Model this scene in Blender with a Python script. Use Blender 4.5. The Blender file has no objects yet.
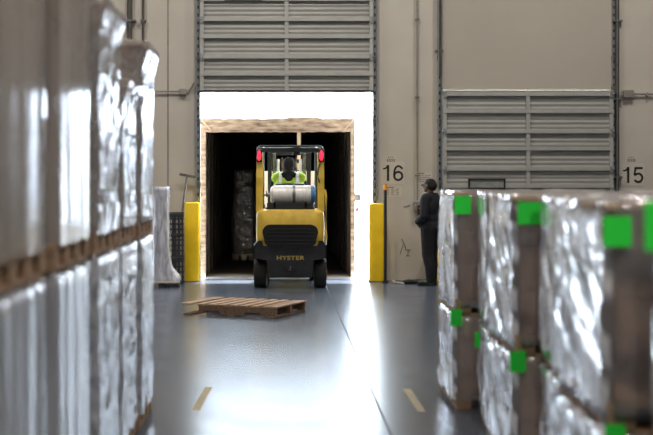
import bpy, bmesh, math, random
from mathutils import Vector, Matrix, noise
R = math.radians
random.seed(7)
scene = bpy.context.scene
COL = scene.collection
F, H, CX, CY = 1300.0, 1.667, 280.0, 180.0      # focal length in pixels, eye height, vanishing point
WY = 21.67                                       # distance of the dock wall

# ------------------------------------------------------------------ materials
def new_mat(name):
    m = bpy.data.materials.new(name); m.use_nodes = True
    nt = m.node_tree; nt.nodes.clear()
    out = nt.nodes.new('ShaderNodeOutputMaterial')
    return m, nt, out

def mat(name, col, rough=0.6, metal=0.0, var=0.12, scale=8.0, bump=0.0, col2=None, stretch=(1, 1, 1), emit=0.0, spec=0.5, detail=4.0):
    m, nt, out = new_mat(name)
    N, L = nt.nodes, nt.links
    p = N.new('ShaderNodeBsdfPrincipled')
    tc = N.new('ShaderNodeTexCoord'); mp = N.new('ShaderNodeMapping'); mp.inputs['Scale'].default_value = stretch
    nz = N.new('ShaderNodeTexNoise'); nz.inputs['Scale'].default_value = scale; nz.inputs['Detail'].default_value = detail
    cr = N.new('ShaderNodeValToRGB')
    c2 = col2 or tuple(c * (1 - var) for c in col)
    c1 = col if col2 else tuple(min(1, c * (1 + var)) for c in col)
    cr.color_ramp.elements[0].position = 0.3; cr.color_ramp.elements[1].position = 0.7
    cr.color_ramp.elements[0].color = (*c2, 1); cr.color_ramp.elements[1].color = (*c1, 1)
    L.new(tc.outputs['Object'], mp.inputs[0]); L.new(mp.outputs[0], nz.inputs['Vector']); L.new(nz.outputs[0], cr.inputs[0])
    L.new(cr.outputs[0], p.inputs['Base Color'])
    p.inputs['Roughness'].default_value = rough; p.inputs['Metallic'].default_value = metal
    p.inputs['Specular IOR Level'].default_value = spec
    if emit:
        p.inputs['Emission Color'].default_value = (*col, 1); p.inputs['Emission Strength'].default_value = emit
    if bump:
        b = N.new('ShaderNodeBump'); b.inputs['Strength'].default_value = bump; b.inputs['Distance'].default_value = 0.02
        L.new(nz.outputs[0], b.inputs['Height']); L.new(b.outputs[0], p.inputs['Normal'])
    L.new(p.outputs[0], out.inputs[0])
    return m

def film(name, haze, gloss, rough, scale, stretch, bump, tint=(.8, .82, .86), rot=0.0, lo=.6, hi=1.4, contrast=(.35, .7), base=.06):
    """clear stretch wrap: part see-through, a little milky, glossy at a slant"""
    m, nt, out = new_mat(name); N, L = nt.nodes, nt.links
    tc = N.new('ShaderNodeTexCoord'); mp = N.new('ShaderNodeMapping'); mp.inputs['Scale'].default_value = stretch
    m0 = N.new('ShaderNodeMapping'); m0.inputs['Rotation'].default_value = (rot, 0, 0)
    nz = N.new('ShaderNodeTexNoise'); nz.inputs['Scale'].default_value = scale; nz.inputs['Detail'].default_value = 3
    nz.inputs['Distortion'].default_value = 0.6
    b = N.new('ShaderNodeBump'); b.inputs['Strength'].default_value = bump; b.inputs['Distance'].default_value = 0.03
    L.new(tc.outputs['Object'], m0.inputs[0]); L.new(m0.outputs[0], mp.inputs[0]); L.new(mp.outputs[0], nz.inputs['Vector']); L.new(nz.outputs[0], b.inputs['Height'])
    tr = N.new('ShaderNodeBsdfTransparent'); tr.inputs[0].default_value = (.97, .97, .97, 1)
    df = N.new('ShaderNodeBsdfDiffuse'); df.inputs[0].default_value = (*tint, 1)
    gl = N.new('ShaderNodeBsdfGlossy'); gl.inputs['Roughness'].default_value = rough; gl.inputs[0].default_value = (.95, .96, 1, 1)
    L.new(b.outputs[0], gl.inputs['Normal']); L.new(b.outputs[0], df.inputs['Normal'])
    m1 = N.new('ShaderNodeMixShader')
    mr = N.new('ShaderNodeMapRange'); mr.inputs[1].default_value = contrast[0]; mr.inputs[2].default_value = contrast[1]
    mr.inputs[3].default_value = haze * lo; mr.inputs[4].default_value = min(1, haze * hi)
    L.new(nz.outputs[0], mr.inputs[0]); L.new(mr.outputs[0], m1.inputs[0])
    L.new(tr.outputs[0], m1.inputs[1]); L.new(df.outputs[0], m1.inputs[2])
    fr = N.new('ShaderNodeFresnel'); fr.inputs[0].default_value = 1.5; L.new(b.outputs[0], fr.inputs['Normal'])
    mul = N.new('ShaderNodeMath'); mul.operation = 'MULTIPLY_ADD'; mul.use_clamp = True
    mul.inputs[1].default_value = gloss; mul.inputs[2].default_value = base
    L.new(fr.outputs[0], mul.inputs[0])
    m2 = N.new('ShaderNodeMixShader'); L.new(mul.outputs[0], m2.inputs[0]); L.new(m1.outputs[0], m2.inputs[1]); L.new(gl.outputs[0], m2.inputs[2])
    L.new(m2.outputs[0], out.inputs[0])
    return m

def floor_material():
    m, nt, out = new_mat('polished_concrete'); N, L = nt.nodes, nt.links
    p = N.new('ShaderNodeBsdfPrincipled'); tc = N.new('ShaderNodeTexCoord')
    nz = N.new('ShaderNodeTexNoise'); nz.inputs['Scale'].default_value = .5; nz.inputs['Detail'].default_value = 5
    L.new(tc.outputs['Object'], nz.inputs['Vector'])
    cr = N.new('ShaderNodeValToRGB'); cr.color_ramp.elements[0].position = .3; cr.color_ramp.elements[1].position = .72
    cr.color_ramp.elements[0].color = (.062, .074, .098, 1); cr.color_ramp.elements[1].color = (.098, .115, .148, 1)
    L.new(nz.outputs[0], cr.inputs[0])
    sp = N.new('ShaderNodeSeparateXYZ'); L.new(tc.outputs['Object'], sp.inputs[0])
    def line(axis, off, period, half):
        a = N.new('ShaderNodeMath'); a.operation = 'SUBTRACT'; a.inputs[1].default_value = off; L.new(sp.outputs[axis], a.inputs[0])
        w = N.new('ShaderNodeMath'); w.operation = 'WRAP'; w.inputs[1].default_value = period / 2; w.inputs[2].default_value = -period / 2
        L.new(a.outputs[0], w.inputs[0])
        ab = N.new('ShaderNodeMath'); ab.operation = 'ABSOLUTE'; L.new(w.outputs[0], ab.inputs[0])
        lt = N.new('ShaderNodeMath'); lt.operation = 'LESS_THAN'; lt.inputs[1].default_value = half; L.new(ab.outputs[0], lt.inputs[0])
        return lt.outputs[0]
    mx = N.new('ShaderNodeMath'); mx.operation = 'MAXIMUM'
    L.new(line('X', .726, 5.2, .007), mx.inputs[0]); L.new(line('Y', 4.2, 30.0, .008), mx.inputs[1])
    mixc = N.new('ShaderNodeMixRGB'); mixc.inputs[2].default_value = (.03, .03, .035, 1)
    L.new(mx.outputs[0], mixc.inputs[0]); L.new(cr.outputs[0], mixc.inputs[1]); L.new(mixc.outputs[0], p.inputs['Base Color'])
    n2 = N.new('ShaderNodeTexNoise'); n2.inputs['Scale'].default_value = 2.2; n2.inputs['Detail'].default_value = 6
    mp2 = N.new('ShaderNodeMapping'); mp2.inputs['Scale'].default_value = (.8, .8, 1)
    L.new(tc.outputs['Object'], mp2.inputs[0]); L.new(mp2.outputs[0], n2.inputs['Vector'])
    mr = N.new('ShaderNodeMapRange'); mr.inputs[1].default_value = .3; mr.inputs[2].default_value = .7
    mr.inputs[3].default_value = .22; mr.inputs[4].default_value = .27
    L.new(n2.outputs[0], mr.inputs[0])
    ra = N.new('ShaderNodeMath'); ra.operation = 'MULTIPLY_ADD'; ra.inputs[1].default_value = .5
    L.new(mx.outputs[0], ra.inputs[0]); L.new(mr.outputs[0], ra.inputs[2]); L.new(ra.outputs[0], p.inputs['Roughness'])
    b = N.new('ShaderNodeBump'); b.inputs['Strength'].default_value = 0.0
    L.new(p.outputs[0], out.inputs[0])
    return m

M = dict(
    floor=floor_material(),
    wall=mat('painted_concrete_wall', (.53, .49, .43), .75, var=.06, scale=1.3, bump=.05, detail=8),
    wall_dark=mat('side_wall_paint', (.30, .29, .27), .8, var=.1, scale=1.0),
    panel=mat('grey_wall_panel', (.43, .39, .335), .7, var=.04, scale=1.0),
    ceil=mat('ceiling_paint', (.30, .30, .30), .85),
    door=mat('ribbed_steel_door', (.31, .31, .29), .45, var=.06, scale=3, stretch=(1, 1, 3)),
    strut=mat('galvanised_strut', (.42, .42, .395), .38, .2, var=.08, scale=6),
    track=mat('galvanised_track', (.30, .32, .33), .4, .6, var=.2, scale=12),
    seal=mat('black_rubber_seal', (.03, .03, .03), .7),
    steel=mat('worn_steel', (.20, .20, .20), .45, .7, var=.3, scale=14),
    conduit=mat('grey_conduit', (.30, .28, .25), .5, .4),
    dkconduit=mat('dark_conduit', (.10, .09, .08), .5, .3),
    blk=mat('black_plastic', (.018, .018, .02), .45, var=.2),
    black=mat('black_print', (.01, .01, .01), .6),
    redprint=mat('red_print', (.45, .08, .06), .6),
    greyprint=mat('grey_print', (.22, .2, .18), .7),
    paper=mat('paper_notice', (.56, .52, .45), .7, var=.04),
    plate=mat('pale_number_plate', (.56, .515, .45), .6, var=.03, scale=3),
    yellow=mat('bollard_yellow', (.95, .62, .01), .4, var=.1, scale=5),
    fyellow=mat('forklift_yellow', (.86, .58, .07), .40, var=.16, scale=6, col2=(.62, .41, .06)),
    fdark=mat('forklift_charcoal', (.018, .019, .022), .4, var=.3),
    grille=mat('grille_black', (.006, .006, .007), .5),
    rubber=mat('tyre_rubber', (.016, .016, .016), .75, bump=.2, scale=30),
    tank=mat('brushed_tank_steel', (.74, .73, .71), .45, .15, var=.1, scale=9, stretch=(4, 1, 1)),
    blue=mat('blue_cap', (.03, .16, .38), .4),
    red=mat('red_tail_lens', (1, .012, .03), .3, emit=4.5, var=.02),
    lens=mat('amber_beacon', (1, .38, .03), .3, emit=7),
    tape=mat('worn_yellow_tape', (.50, .37, .13), .55, var=.2, scale=12, col2=(.26, .22, .12)),
    wood=mat('pallet_wood', (.56, .37, .23), .75, var=.2, scale=7, stretch=(1, 8, 8), col2=(.27, .165, .095), bump=.2),
    wood2=mat('weathered_pallet_wood', (.30, .19, .12), .8, scale=7, stretch=(8, 1, 8), col2=(.15, .09, .055), bump=.2),
    twood=mat('scuffed_trailer_frame', (.30, .21, .14), .7, scale=4.5, stretch=(1, 1, 4), col2=(.055, .028, .014), bump=.2, detail=8),
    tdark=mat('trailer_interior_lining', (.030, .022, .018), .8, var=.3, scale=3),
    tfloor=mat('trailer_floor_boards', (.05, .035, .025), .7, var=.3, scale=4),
    twhite=mat('trailer_white_skin', (.78, .79, .80), .4, var=.03),
    card=mat('brown_cardboard', (.50, .305, .195), .75, var=.12, scale=3),
    card2=mat('pale_cardboard', (.38, .29, .235), .7, var=.12, scale=3),
    cardtop=mat('cardboard_cap', (.50, .36, .25), .75, var=.1, scale=4),
    ctape=mat('packing_tape', (.33, .25, .19), .25, var=.06),
    green=mat('bright_green_sticker', (.02, .88, .06), .6, var=.03),
    film_l=film('silver_stretch_film', .24, .42, .10, 1.2, (2.2, 3, .6), .035, (.84, .79, .74)),
    film_ll=film('stretch_film_floor_sheen', .46, .7, .14, 1.4, (2.2, 3.5, .6), .07, (.80, .86, .95)),  # lower tier: cool reflection off the bright floor put into tint and haze
    film_lcl=film('crinkled_film_floor_sheen', .55, 1.2, .15, 7.0, (1, 2.5, 1.8), .6, (.82, .87, .96)),  # same floor reflection tinted into the crinkled lower-tier film
    film_lc=film('crinkled_stretch_film', .34, .8, .12, 9.0, (1, 2.5, 1.8), .6, (.86, .83, .82)),
    film_r=film('clear_stretch_film', .17, 1.3, .13, 3.0, (1, 3.2, 1.5), .5),
    film_rs=film('creased_film_with_glare', .70, 1.35, .17, 1.5, (1, .7, 4.2), .8, (.95, .95, .98), rot=R(-38), lo=.25, hi=1.4, contrast=(.44, .58), base=.10),  # white diagonal reflection slashes painted in as haze for the aisle faces
    film_g=film('thick_film_roll', .8, 1.2, .15, 5, (3, 3, .8), .6, (.72, .74, .84)),
    skin=mat('dark_brown_skin', (.10, .05, .032), .55, var=.08),
    hair=mat('short_black_hair', (.010, .009, .009), .9, bump=.4, scale=60),
    navy=mat('navy_work_shirt', (.006, .007, .012), .85, var=.3, scale=10),
    trouser=mat('black_trousers', (.006, .006, .008), .9, var=.3, scale=10),
    shoe=mat('black_boots', (.006, .006, .006), .5),
    hood=mat('black_hood_fleece', (.012, .012, .014), .95, var=.3, scale=20),
    hiviz=mat('lime_safety_vest', (.42, .68, .05), .7, var=.1, scale=8),
    refl=mat('silver_reflective_tape', (.62, .64, .62), .35, .3),
    eye=mat('eye_white', (.5, .48, .45), .3),
    ground=mat('outdoor_concrete', (.62, .62, .60), .9, var=.06, scale=1),
    glass=mat('dark_window_glass', (.26, .27, .26), .12, var=.2),
    lcard=mat('tan_trailer_load', (.85, .68, .48), .75, var=.1, scale=3),
)

# ------------------------------------------------------------------ mesh helpers
class MB:
    def __init__(self): self.bm = bmesh.new()
    def _mark(self, verts, mi):
        for v in verts:
            for f in v.link_faces: f.material_index = mi
    def box(self, c, s, rot=None, bevel=0.0, mi=0):
        r = bmesh.ops.create_cube(self.bm, size=1.0); vs = r['verts']
        bmesh.ops.scale(self.bm, vec=s, verts=vs)
        if bevel:
            es = list({e for v in vs for e in v.link_edges})
            b = bmesh.ops.bevel(self.bm, geom=es, offset=min(bevel, min(s) * .45), segments=2, profile=.6, affect='EDGES')
            vs = list({v for f in b['faces'] for v in f.verts})
        if rot: bmesh.ops.rotate(self.bm, cent=(0, 0, 0), matrix=rot.to_3x3(), verts=vs)
        bmesh.ops.translate(self.bm, vec=c, verts=vs); self._mark(vs, mi); return self
    def bx(self, x0, x1, y0, y1, z0, z1, bevel=0.0, mi=0):
        return self.box(((x0 + x1) / 2, (y0 + y1) / 2, (z0 + z1) / 2), (abs(x1 - x0), abs(y1 - y0), abs(z1 - z0)), None, bevel, mi)
    def cyl(self, a, b, r1, r2=None, seg=16, mi=0):
        a, b = Vector(a), Vector(b); d = b - a
        r = bmesh.ops.create_cone(self.bm, cap_ends=True, segments=seg, radius1=r1, radius2=r1 if r2 is None else r2, depth=d.length)
        bmesh.ops.rotate(self.bm, cent=(0, 0, 0), matrix=d.to_track_quat('Z', 'Y').to_matrix(), verts=r['verts'])
        bmesh.ops.translate(self.bm, vec=(a + b) / 2, verts=r['verts']); self._mark(r['verts'], mi); return self
    def ball(self, c, s, rot=None, u=16, v=10, mi=0):
        r = bmesh.ops.create_uvsphere(self.bm, u_segments=u, v_segments=v, radius=1.0)
        bmesh.ops.scale(self.bm, vec=s if hasattr(s, '__len__') else (s, s, s), verts=r['verts'])
        if rot: bmesh.ops.rotate(self.bm, cent=(0, 0, 0), matrix=rot.to_3x3(), verts=r['verts'])
        bmesh.ops.translate(self.bm, vec=c, verts=r['verts']); self._mark(r['verts'], mi); return self
    def cap(self, a, b, r1, r2):
        self.cyl(a, b, r1, r2, 14); self.ball(a, r1, u=14, v=8); self.ball(b, r2, u=14, v=8); return self
    def tube(self, pts, r, seg=8, mi=0):
        """a swept round bar through pts"""
        pts = [Vector(p) for p in pts]; rings = []
        for i, p in enumerate(pts):
            d = (pts[min(i + 1, len(pts) - 1)] - pts[max(i - 1, 0)]).normalized()
            q = d.to_track_quat('Z', 'Y')
            rings.append([self.bm.verts.new(p + q @ Vector((r * math.cos(2 * math.pi * k / seg), r * math.sin(2 * math.pi * k / seg), 0))) for k in range(seg)])
        for A, B in zip(rings, rings[1:]):
            for k in range(seg):
                f = self.bm.faces.new((A[k], A[(k + 1) % seg], B[(k + 1) % seg], B[k])); f.material_index = mi
        self.bm.faces.new(rings[0][::-1]).material_index = mi; self.bm.faces.new(rings[-1]).material_index = mi
        return self
    def loft(self, rings, mi=0, close=True):
        """closed rings of equal length"""
        V = [[self.bm.verts.new(p) for p in r] for r in rings]; n = len(V[0])
        for A, B in zip(V, V[1:]):
            for k in range(n):
                f = self.bm.faces.new((A[k], A[(k + 1) % n], B[(k + 1) % n], B[k])); f.material_index = mi
        if close:
            self.bm.faces.new(V[0][::-1]).material_index = mi; self.bm.faces.new(V[-1]).material_index = mi
        return self
    def prism_xz(self, poly, y0, y1, mi=0):
        return self.loft([[(x, y0, z) for x, z in poly], [(x, y1, z) for x, z in poly]], mi)
    def obj(self, name, mats, parent=None, smooth=False, loc=None):
        bmesh.ops.recalc_face_normals(self.bm, faces=self.bm.faces)
        me = bpy.data.meshes.new(name); self.bm.to_mesh(me); self.bm.free()
        for m in (mats if isinstance(mats, (list, tuple)) else [mats]): me.materials.append(m)
        if smooth:
            for p in me.polygons: p.use_smooth = True
        o = bpy.data.objects.new(name, me); COL.objects.link(o)
        if parent: o.parent = parent
        if loc: o.location = loc
        return o

def smooth_by_angle(o, ang=35):
    me = o.data
    bm = bmesh.new(); bm.from_mesh(me)
    for e in bm.edges:
        e.smooth = not (len(e.link_faces) == 2 and e.calc_face_angle(0) > R(ang))
    for f in bm.faces: f.smooth = True
    bm.to_mesh(me); bm.free(); return o

def tag(o, label, cat, group=None, kind=None):
    o['label'] = label; o['category'] = cat
    if group: o['group'] = group
    if kind: o['kind'] = kind
    return o

def thing(name, label, cat, loc=(0, 0, 0), rz=0.0, group=None):
    o = bpy.data.objects.new(name, None); COL.objects.link(o); o.empty_display_size = .1
    o.location = loc; o.rotation_euler = (0, 0, rz)
    return tag(o, label, cat, group)

def struct(o):
    o['kind'] = 'structure'; return o

def blob(name, m, parent, build, voxel=.011, smooth=6):
    """one continuous surface grown from overlapping limbs"""
    b = MB(); build(b)
    o = b.obj(name, m, None)
    r = o.modifiers.new('r', 'REMESH'); r.mode = 'VOXEL'; r.voxel_size = voxel
    s = o.modifiers.new('s', 'SMOOTH'); s.iterations = smooth; s.factor = .5
    dg = bpy.context.evaluated_depsgraph_get()
    me = bpy.data.meshes.new_from_object(o.evaluated_get(dg))
    me.name = name
    o.modifiers.clear(); o.data = me
    for p in me.polygons: p.use_smooth = True
    o.parent = parent
    return o

def lettering(name, text, size, m, parent, loc, sx=1.0, bold=0.0, rot=(R(90), 0, 0), spacing=1.0):
    cu = bpy.data.curves.new(name, 'FONT'); cu.body = text; cu.size = size; cu.extrude = .001; cu.offset = bold
    cu.align_x = 'CENTER'; cu.align_y = 'CENTER'; cu.space_character = spacing
    t = bpy.data.objects.new(name, cu); COL.objects.link(t)
    dg = bpy.context.evaluated_depsgraph_get(); dg.update()
    me = bpy.data.meshes.new_from_object(t.evaluated_get(dg)); me.name = name
    bpy.data.objects.remove(t)
    me.materials.clear(); me.materials.append(m)
    o = bpy.data.objects.new(name, me); COL.objects.link(o)
    o.parent = parent; o.location = loc; o.rotation_euler = rot; o.scale = (sx, 1, 1)
    return o

def px(x, D): return (x - CX) * D / F
def pz(y, D): return H - (y - CY) * D / F

# ------------------------------------------------------------------ the room
XL, XR, YB, ZC = -13.0, 14.0, -7.0, 9.0
struct(MB().bx(XL, XR, YB, WY + .20, -.12, 0).obj('floor', M['floor']))
struct(MB().bx(XL, XR, YB, WY + .3, ZC, ZC + .15).obj('ceiling', M['ceil']))
struct(MB().bx(XL - .2, XL, YB, WY + .3, 0, ZC).obj('wall_left', M['wall_dark']))
struct(MB().bx(XR, XR + .2, YB, WY + .3, 0, ZC).obj('wall_right', M['wall_dark']))
struct(MB().bx(XL, XR, YB - .2, YB, 0, ZC).obj('wall_front', M['wall_dark']))
AX0, AX1 = px(200, WY), px(373, WY)      # dock opening 16
BX0, BX1 = px(442, WY), px(612, WY)      # dock opening 15
ZT = pz(91, WY)
wb = MB()
LX0, LX1 = -8.6, -5.7      # opening added out of frame so daylight reaches the right stacks
wb.bx(XL, LX0, WY, WY + .2, 0, ZC).bx(LX0, LX1, WY, WY + .2, 1.7, ZC).bx(LX1, AX0, WY, WY + .2, 0, ZC).bx(AX0, AX1, WY, WY + .2, ZT, ZC).bx(AX1, BX0, WY, WY + .2, 0, ZC)
wb.bx(BX0, BX1, WY, WY + .2, ZT, ZC).bx(BX1, XR, WY, WY + .2, 0, ZC)
struct(wb.obj('wall_back', M['wall']))
# recessed painted panel above the closed door, edged by shallow ribs
tr = MB(); tr.bx(px(442, WY), px(611, WY), WY - .015, WY, ZT + .02, ZC - .1)
struct(tr.obj('trim_1', M['panel']))
tr = MB()
for xx in (143, 168, 417):
    tr.bx(px(xx, WY) - .012, px(xx, WY) + .012, WY - .006, WY, 0 if xx != 417 else 2.0, ZC)
struct(tr.obj('trim_2', M['conduit']))

# sectional steel dock doors
def dock_door(name, label, x0, x1, z0, z1, window=None):
    t = thing(name, label, 'door', ((x0 + x1) / 2, WY - .07, z0)); t['kind'] = 'structure'
    w = (x1 - x0); hw = w / 2; hh = z1 - z0
    # corrugated skin: a fine saw-tooth profile swept across the width
    prof = []; z = 0; k = 0
    step = .075
    while z < hh + 1e-6:
        prof.append((0.0 if k % 2 else -.010, z)); z += step / 2 if k % 2 else step / 2; k += 1
    b = MB()
    A = [b.bm.verts.new((-hw, y, z)) for y, z in prof]; B = [b.bm.verts.new((hw, y, z)) for y, z in prof]
    for i in range(len(A) - 1): b.bm.faces.new((A[i], B[i], B[i + 1], A[i + 1]))
    b.bx(-hw, hw, .02, .045, 0, hh)
    b.obj('ribbed_skin', M['door'], t)
    # struts alternate 18 / 19.5 px apart like in the photo
    zs = [hh - .06]; i = 0
    while zs[-1] > .3:
        zs.append(zs[-1] - (.285 if i % 2 == 0 else .335)); i += 1
    for z in zs:
        if z < .02: continue
        s = MB(); s.bx(-hw, hw, -.055, 0, z - .012, z + .028, .004).bx(-hw, hw, -.058, -.050, z - .028, z + .03)
        s.obj('strut', M['strut'], t)
    for xx in (-hw + .035, 0, hw - .035):
        s = MB(); s.bx(xx - .032, xx + .032, -.045, 0, 0, hh, .005); s.obj('stile', M['strut'], t)
    for z in [q for q in zs[::2] if q > .1]:
        for xx in (-hw + .035, hw - .035):
            s = MB(); s.bx(xx - .03, xx + .03, -.072, -.055, z - .06, z + .05, .004)
            s.cyl((xx + (.04 if xx > 0 else -.04), -.07, z), (xx + (.015 if xx > 0 else -.015), -.07, z), .018)
            s.obj('hinge', M['track'], t)
    s = MB(); s.bx(-hw, hw, -.03, .02, -.03, .012); s.obj('bottom_seal', M['seal'], t)
    return t, hw, hh, zs
t16, hw, hh, zs = dock_door('door_1', 'raised ribbed steel dock door above the open trailer bay marked 16', AX0 + .0, AX1 - .0, ZT, ZT + 3.1)
s = MB(); x0 = px(225, WY) - t16.location.x; x1 = px(262, WY) - t16.location.x
s.bx(x0, x1, -.08, -.04, pz(-12, WY) - ZT, pz(1, WY) - ZT, .01); s.obj('door_window', M['seal'], t16)
t15, hw, hh, zs = dock_door('door_2', 'closed ribbed steel dock door beside the painted number 15', BX0, BX1, 0, ZT)
x0 = px(467, WY) - t15.location.x; x1 = px(504, WY) - t15.location.x
za, zb = pz(189, WY), pz(178.5, WY)
fr = MB()
fr.bx(x0, x1, -.085, -.05, zb - .025, zb, .006).bx(x0, x1, -.085, -.05, za, za + .025, .006)
fr.bx(x0, x0 + .03, -.085, -.05, za, zb, .006).bx(x1 - .03, x1, -.085, -.05, za, zb, .006)
fo = fr.obj('door_window', M['blk'], t15)
MB().bx(x0 + .02, x1 - .02, -.066, -.056, za + .02, zb - .02).obj('pane', M['glass'], fo)

# door tracks: perforated angle rails
def track(x, side, z1, label):
    t = thing('door_track', label, 'door track', (x, WY, 0)); t['kind'] = 'structure'
    b = MB(); b.bx(-.035, .035, -.012, 0, 0, z1); b.bx(side * .03 - .005, side * .03 + .005, -.11, 0, 0, z1)
    b.bx(-side * .032 - .004, -side * .032 + .004, -.06, 0, 0, z1); b.obj('rail', M['track'], t)
    b = MB(); z = .1
    while z < z1:
        b.bx(-.012, .012, -.016, -.011, z, z + .05); z += .13
    b.obj('slot', M['seal'], t)
    z = .5
    while z < z1:
        b = MB(); b.bx(-.045, .045, -.02, 0, z, z + .08, .004); b.cyl((0, -.035, z + .04), (0, -.02, z + .04), .014); b.obj('bracket', M['steel'], t); z += 1.05
    return t
track(AX0 - .03, -1, ZC - .6, 'slotted steel door track at the left jamb of the open bay')
track(AX1 + .03, 1, ZC - .6, 'slotted steel door track between the open bay and the number 16')
track(BX0 - .04, -1, ZC - .6, 'slotted steel door track just right of the standing man')
track(BX1 + .03, 1, ZC - .6, 'slotted steel door track left of the number 15')

# vertical conduits and pipes on the wall
def pipe(name, pts, r, m, label, cat='pipe', boxes=()):
    t = thing(name, label, cat, (0, 0, 0))
    MB().tube(pts, r, 10).obj('pipe_run', m, t)
    for (x, y, z, sx, sy, sz) in boxes:
        MB().box((x, y, z), (sx, sy, sz), None, .01).obj('junction_box', m, t)
    z = 1.2
    for (a, b) in zip(pts, pts[1:]):
        if abs(a[2] - b[2]) > 1:
            zz = min(a[2], b[2]) + .4
            while zz < max(a[2], b[2]):
                MB().bx(a[0] - r * 2.4, a[0] + r * 2.4, a[1] - r * 1.3, WY - .003, zz, zz + .03).obj('clamp', M['steel'], t); zz += 1.3
    return t
yy = WY - .05
pipe('conduit', [(px(417, WY), yy, pz(200.5, WY)), (px(417, WY), yy, ZC - .1)], .014, M['conduit'], 'thin vertical conduit above the door control box right of number 16')
pipe('conduit', [(px(616.5, WY), yy, 0), (px(616.5, WY), yy, ZC - .1)], .034, M['dkconduit'], 'dark vertical pipe beside the right track of the closed door', boxes=[(px(614.5, WY), yy, pz(90, WY), .12, .08, .14)])
pipe('conduit', [(px(439, WY), yy, 3.4), (px(439, WY), yy, ZC - .1)], .028, M['dkconduit'], 'dark vertical pipe above the left track of the closed door')
pipe('conduit', [(px(130, WY), yy, 0), (px(130, WY), yy, ZC - .1)], .045, M['dkconduit'], 'thick dark vertical pipe behind the far left pallet stack')
pipe('conduit', [(px(143.5, WY), yy, 0), (px(143.5, WY), yy, ZC - .1)], .02, M['dkconduit'], 'thin dark vertical pipe left of the horizontal conduit run')
pipe('conduit', [(px(150, WY), yy, pz(91.5, WY)), (px(186, WY), yy, pz(91.5, WY)), (px(189, WY), yy, pz(91, WY)), (px(192, WY), yy, pz(87, WY)), (px(194, WY), yy, pz(83, WY))], .016, M['conduit'],
     'horizontal conduit with a small box left of the open bay', boxes=[(px(183, WY), yy, pz(92, WY), .12, .07, .10)])
pipe('conduit', [(px(620, WY), yy, pz(92.5, WY)), (px(628, WY), yy, pz(94, WY)), (px(700, WY), yy, pz(94.5, WY))], .016, M['conduit'],
     'horizontal conduit with a round box above the number 15', boxes=[(px(627.5, WY), yy, pz(94, WY), .17, .08, .13), (px(646, WY), yy, pz(94.5, WY), .05, .06, .06)])

# painted numbers and notices
def ribbon(b, pts, wd):
    """flat stroke of even width through (x, z) points"""
    L_, R_ = [], []
    for i, p in enumerate(pts):
        a = Vector(pts[max(i - 1, 0)]); c = Vector(pts[min(i + 1, len(pts) - 1)]); d = (c - a).normalized(); n = Vector((-d.y, d.x)) * wd / 2
        L_.append(Vector(p) + n); R_.append(Vector(p) - n)
    for y0 in (0,):
        vl = [[b.bm.verts.new((q.x, yy_, q.y)) for q in L_] for yy_ in (0, -.003)]; vr = [[b.bm.verts.new((q.x, yy_, q.y)) for q in R_] for yy_ in (0, -.003)]
        for k in range(len(pts) - 1):
            b.bm.faces.new((vl[1][k], vl[1][k + 1], vr[1][k + 1], vr[1][k])); b.bm.faces.new((vl[0][k], vl[1][k], vl[1][k + 1], vl[0][k + 1])); b.bm.faces.new((vr[0][k], vr[1][k], vr[1][k + 1], vr[0][k + 1]))
def arc(cx, cz, rx, rz, a0, a1, n=20): return [(cx + rx * math.cos(R(a0 + (a1 - a0) * k / n)), cz + rz * math.sin(R(a0 + (a1 - a0) * k / n))) for k in range(n + 1)]
def digit(ch, ox, parent):
    b = MB(); h = .265; w = .036
    if ch == '1':
        ribbon(b, [(ox + .03, -h / 2), (ox + .03, h / 2)], w + .003); ribbon(b, [(ox - .055, h / 2 - .062), (ox - .01, h / 2 - .055), (ox + .015, h / 2 - .03), (ox + .028, h / 2)], .027)
    elif ch == '6':
        ribbon(b, arc(ox, -h / 2 + .083, .067, .067, 0, 360, 30), w)
        ribbon(b, [(ox - .067, -h / 2 + .08), (ox - .068, .0)] + arc(ox + .004, .0, .07, .115, 178, 62, 12) + [(ox + .062, h / 2 - .052), (ox + .068, h / 2 - .068)], w * .92)
    else:
        ribbon(b, [(ox + .072, h / 2 - .017), (ox - .048, h / 2 - .017)], w - .002); ribbon(b, [(ox - .046, h / 2), (ox - .066, -.005)], w * .85)
        ribbon(b, [(ox - .066, -.005)] + arc(ox - .002, -h / 2 + .086, .067, .070, 135, -152, 26), w * .95)
    b.obj('digit', M['black'], parent, False, (0, -.004, 0))
def number(txt, cx, cy, label):
    t = thing('bay_number', label, 'number sign', (px(cx, WY), WY - .004, pz(cy, WY)))
    MB().bx(-.20, .20, -.003, .003, -.18, .19).obj('number_plate', M['plate'], t)
    digit(txt[0], -.105, t); digit(txt[1], .095, t)
    return t
number('16', 392.5, 173, 'black bay number on the wall right of the open trailer bay')
number('15', 632.5, 175, 'black bay number right of the closed ribbed door')
def small_tag(cx, cy, label):
    t = thing('wall_tag', label, 'label', (px(cx, WY), WY - .003, pz(cy, WY)))
    MB().bx(-.085, .085, -.003, .002, -.055, .055).obj('tag_plate', M['paper'], t)
    b = MB()
    for i in range(3): b.bx(-.05 + i * .035, -.03 + i * .035, -.0045, -.003, .028, .048)
    for i in range(5): b.bx(-.07 + i * .029, -.05 + i * .029, -.0045, -.003, -.04, .012)
    b.obj('tag_print', M['greyprint'], t)
small_tag(391, 159.5, 'small grey tag on the wall above the barrier pole')
small_tag(631.5, 159.5, 'small grey tag on the wall right of the closed ribbed door')
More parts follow.
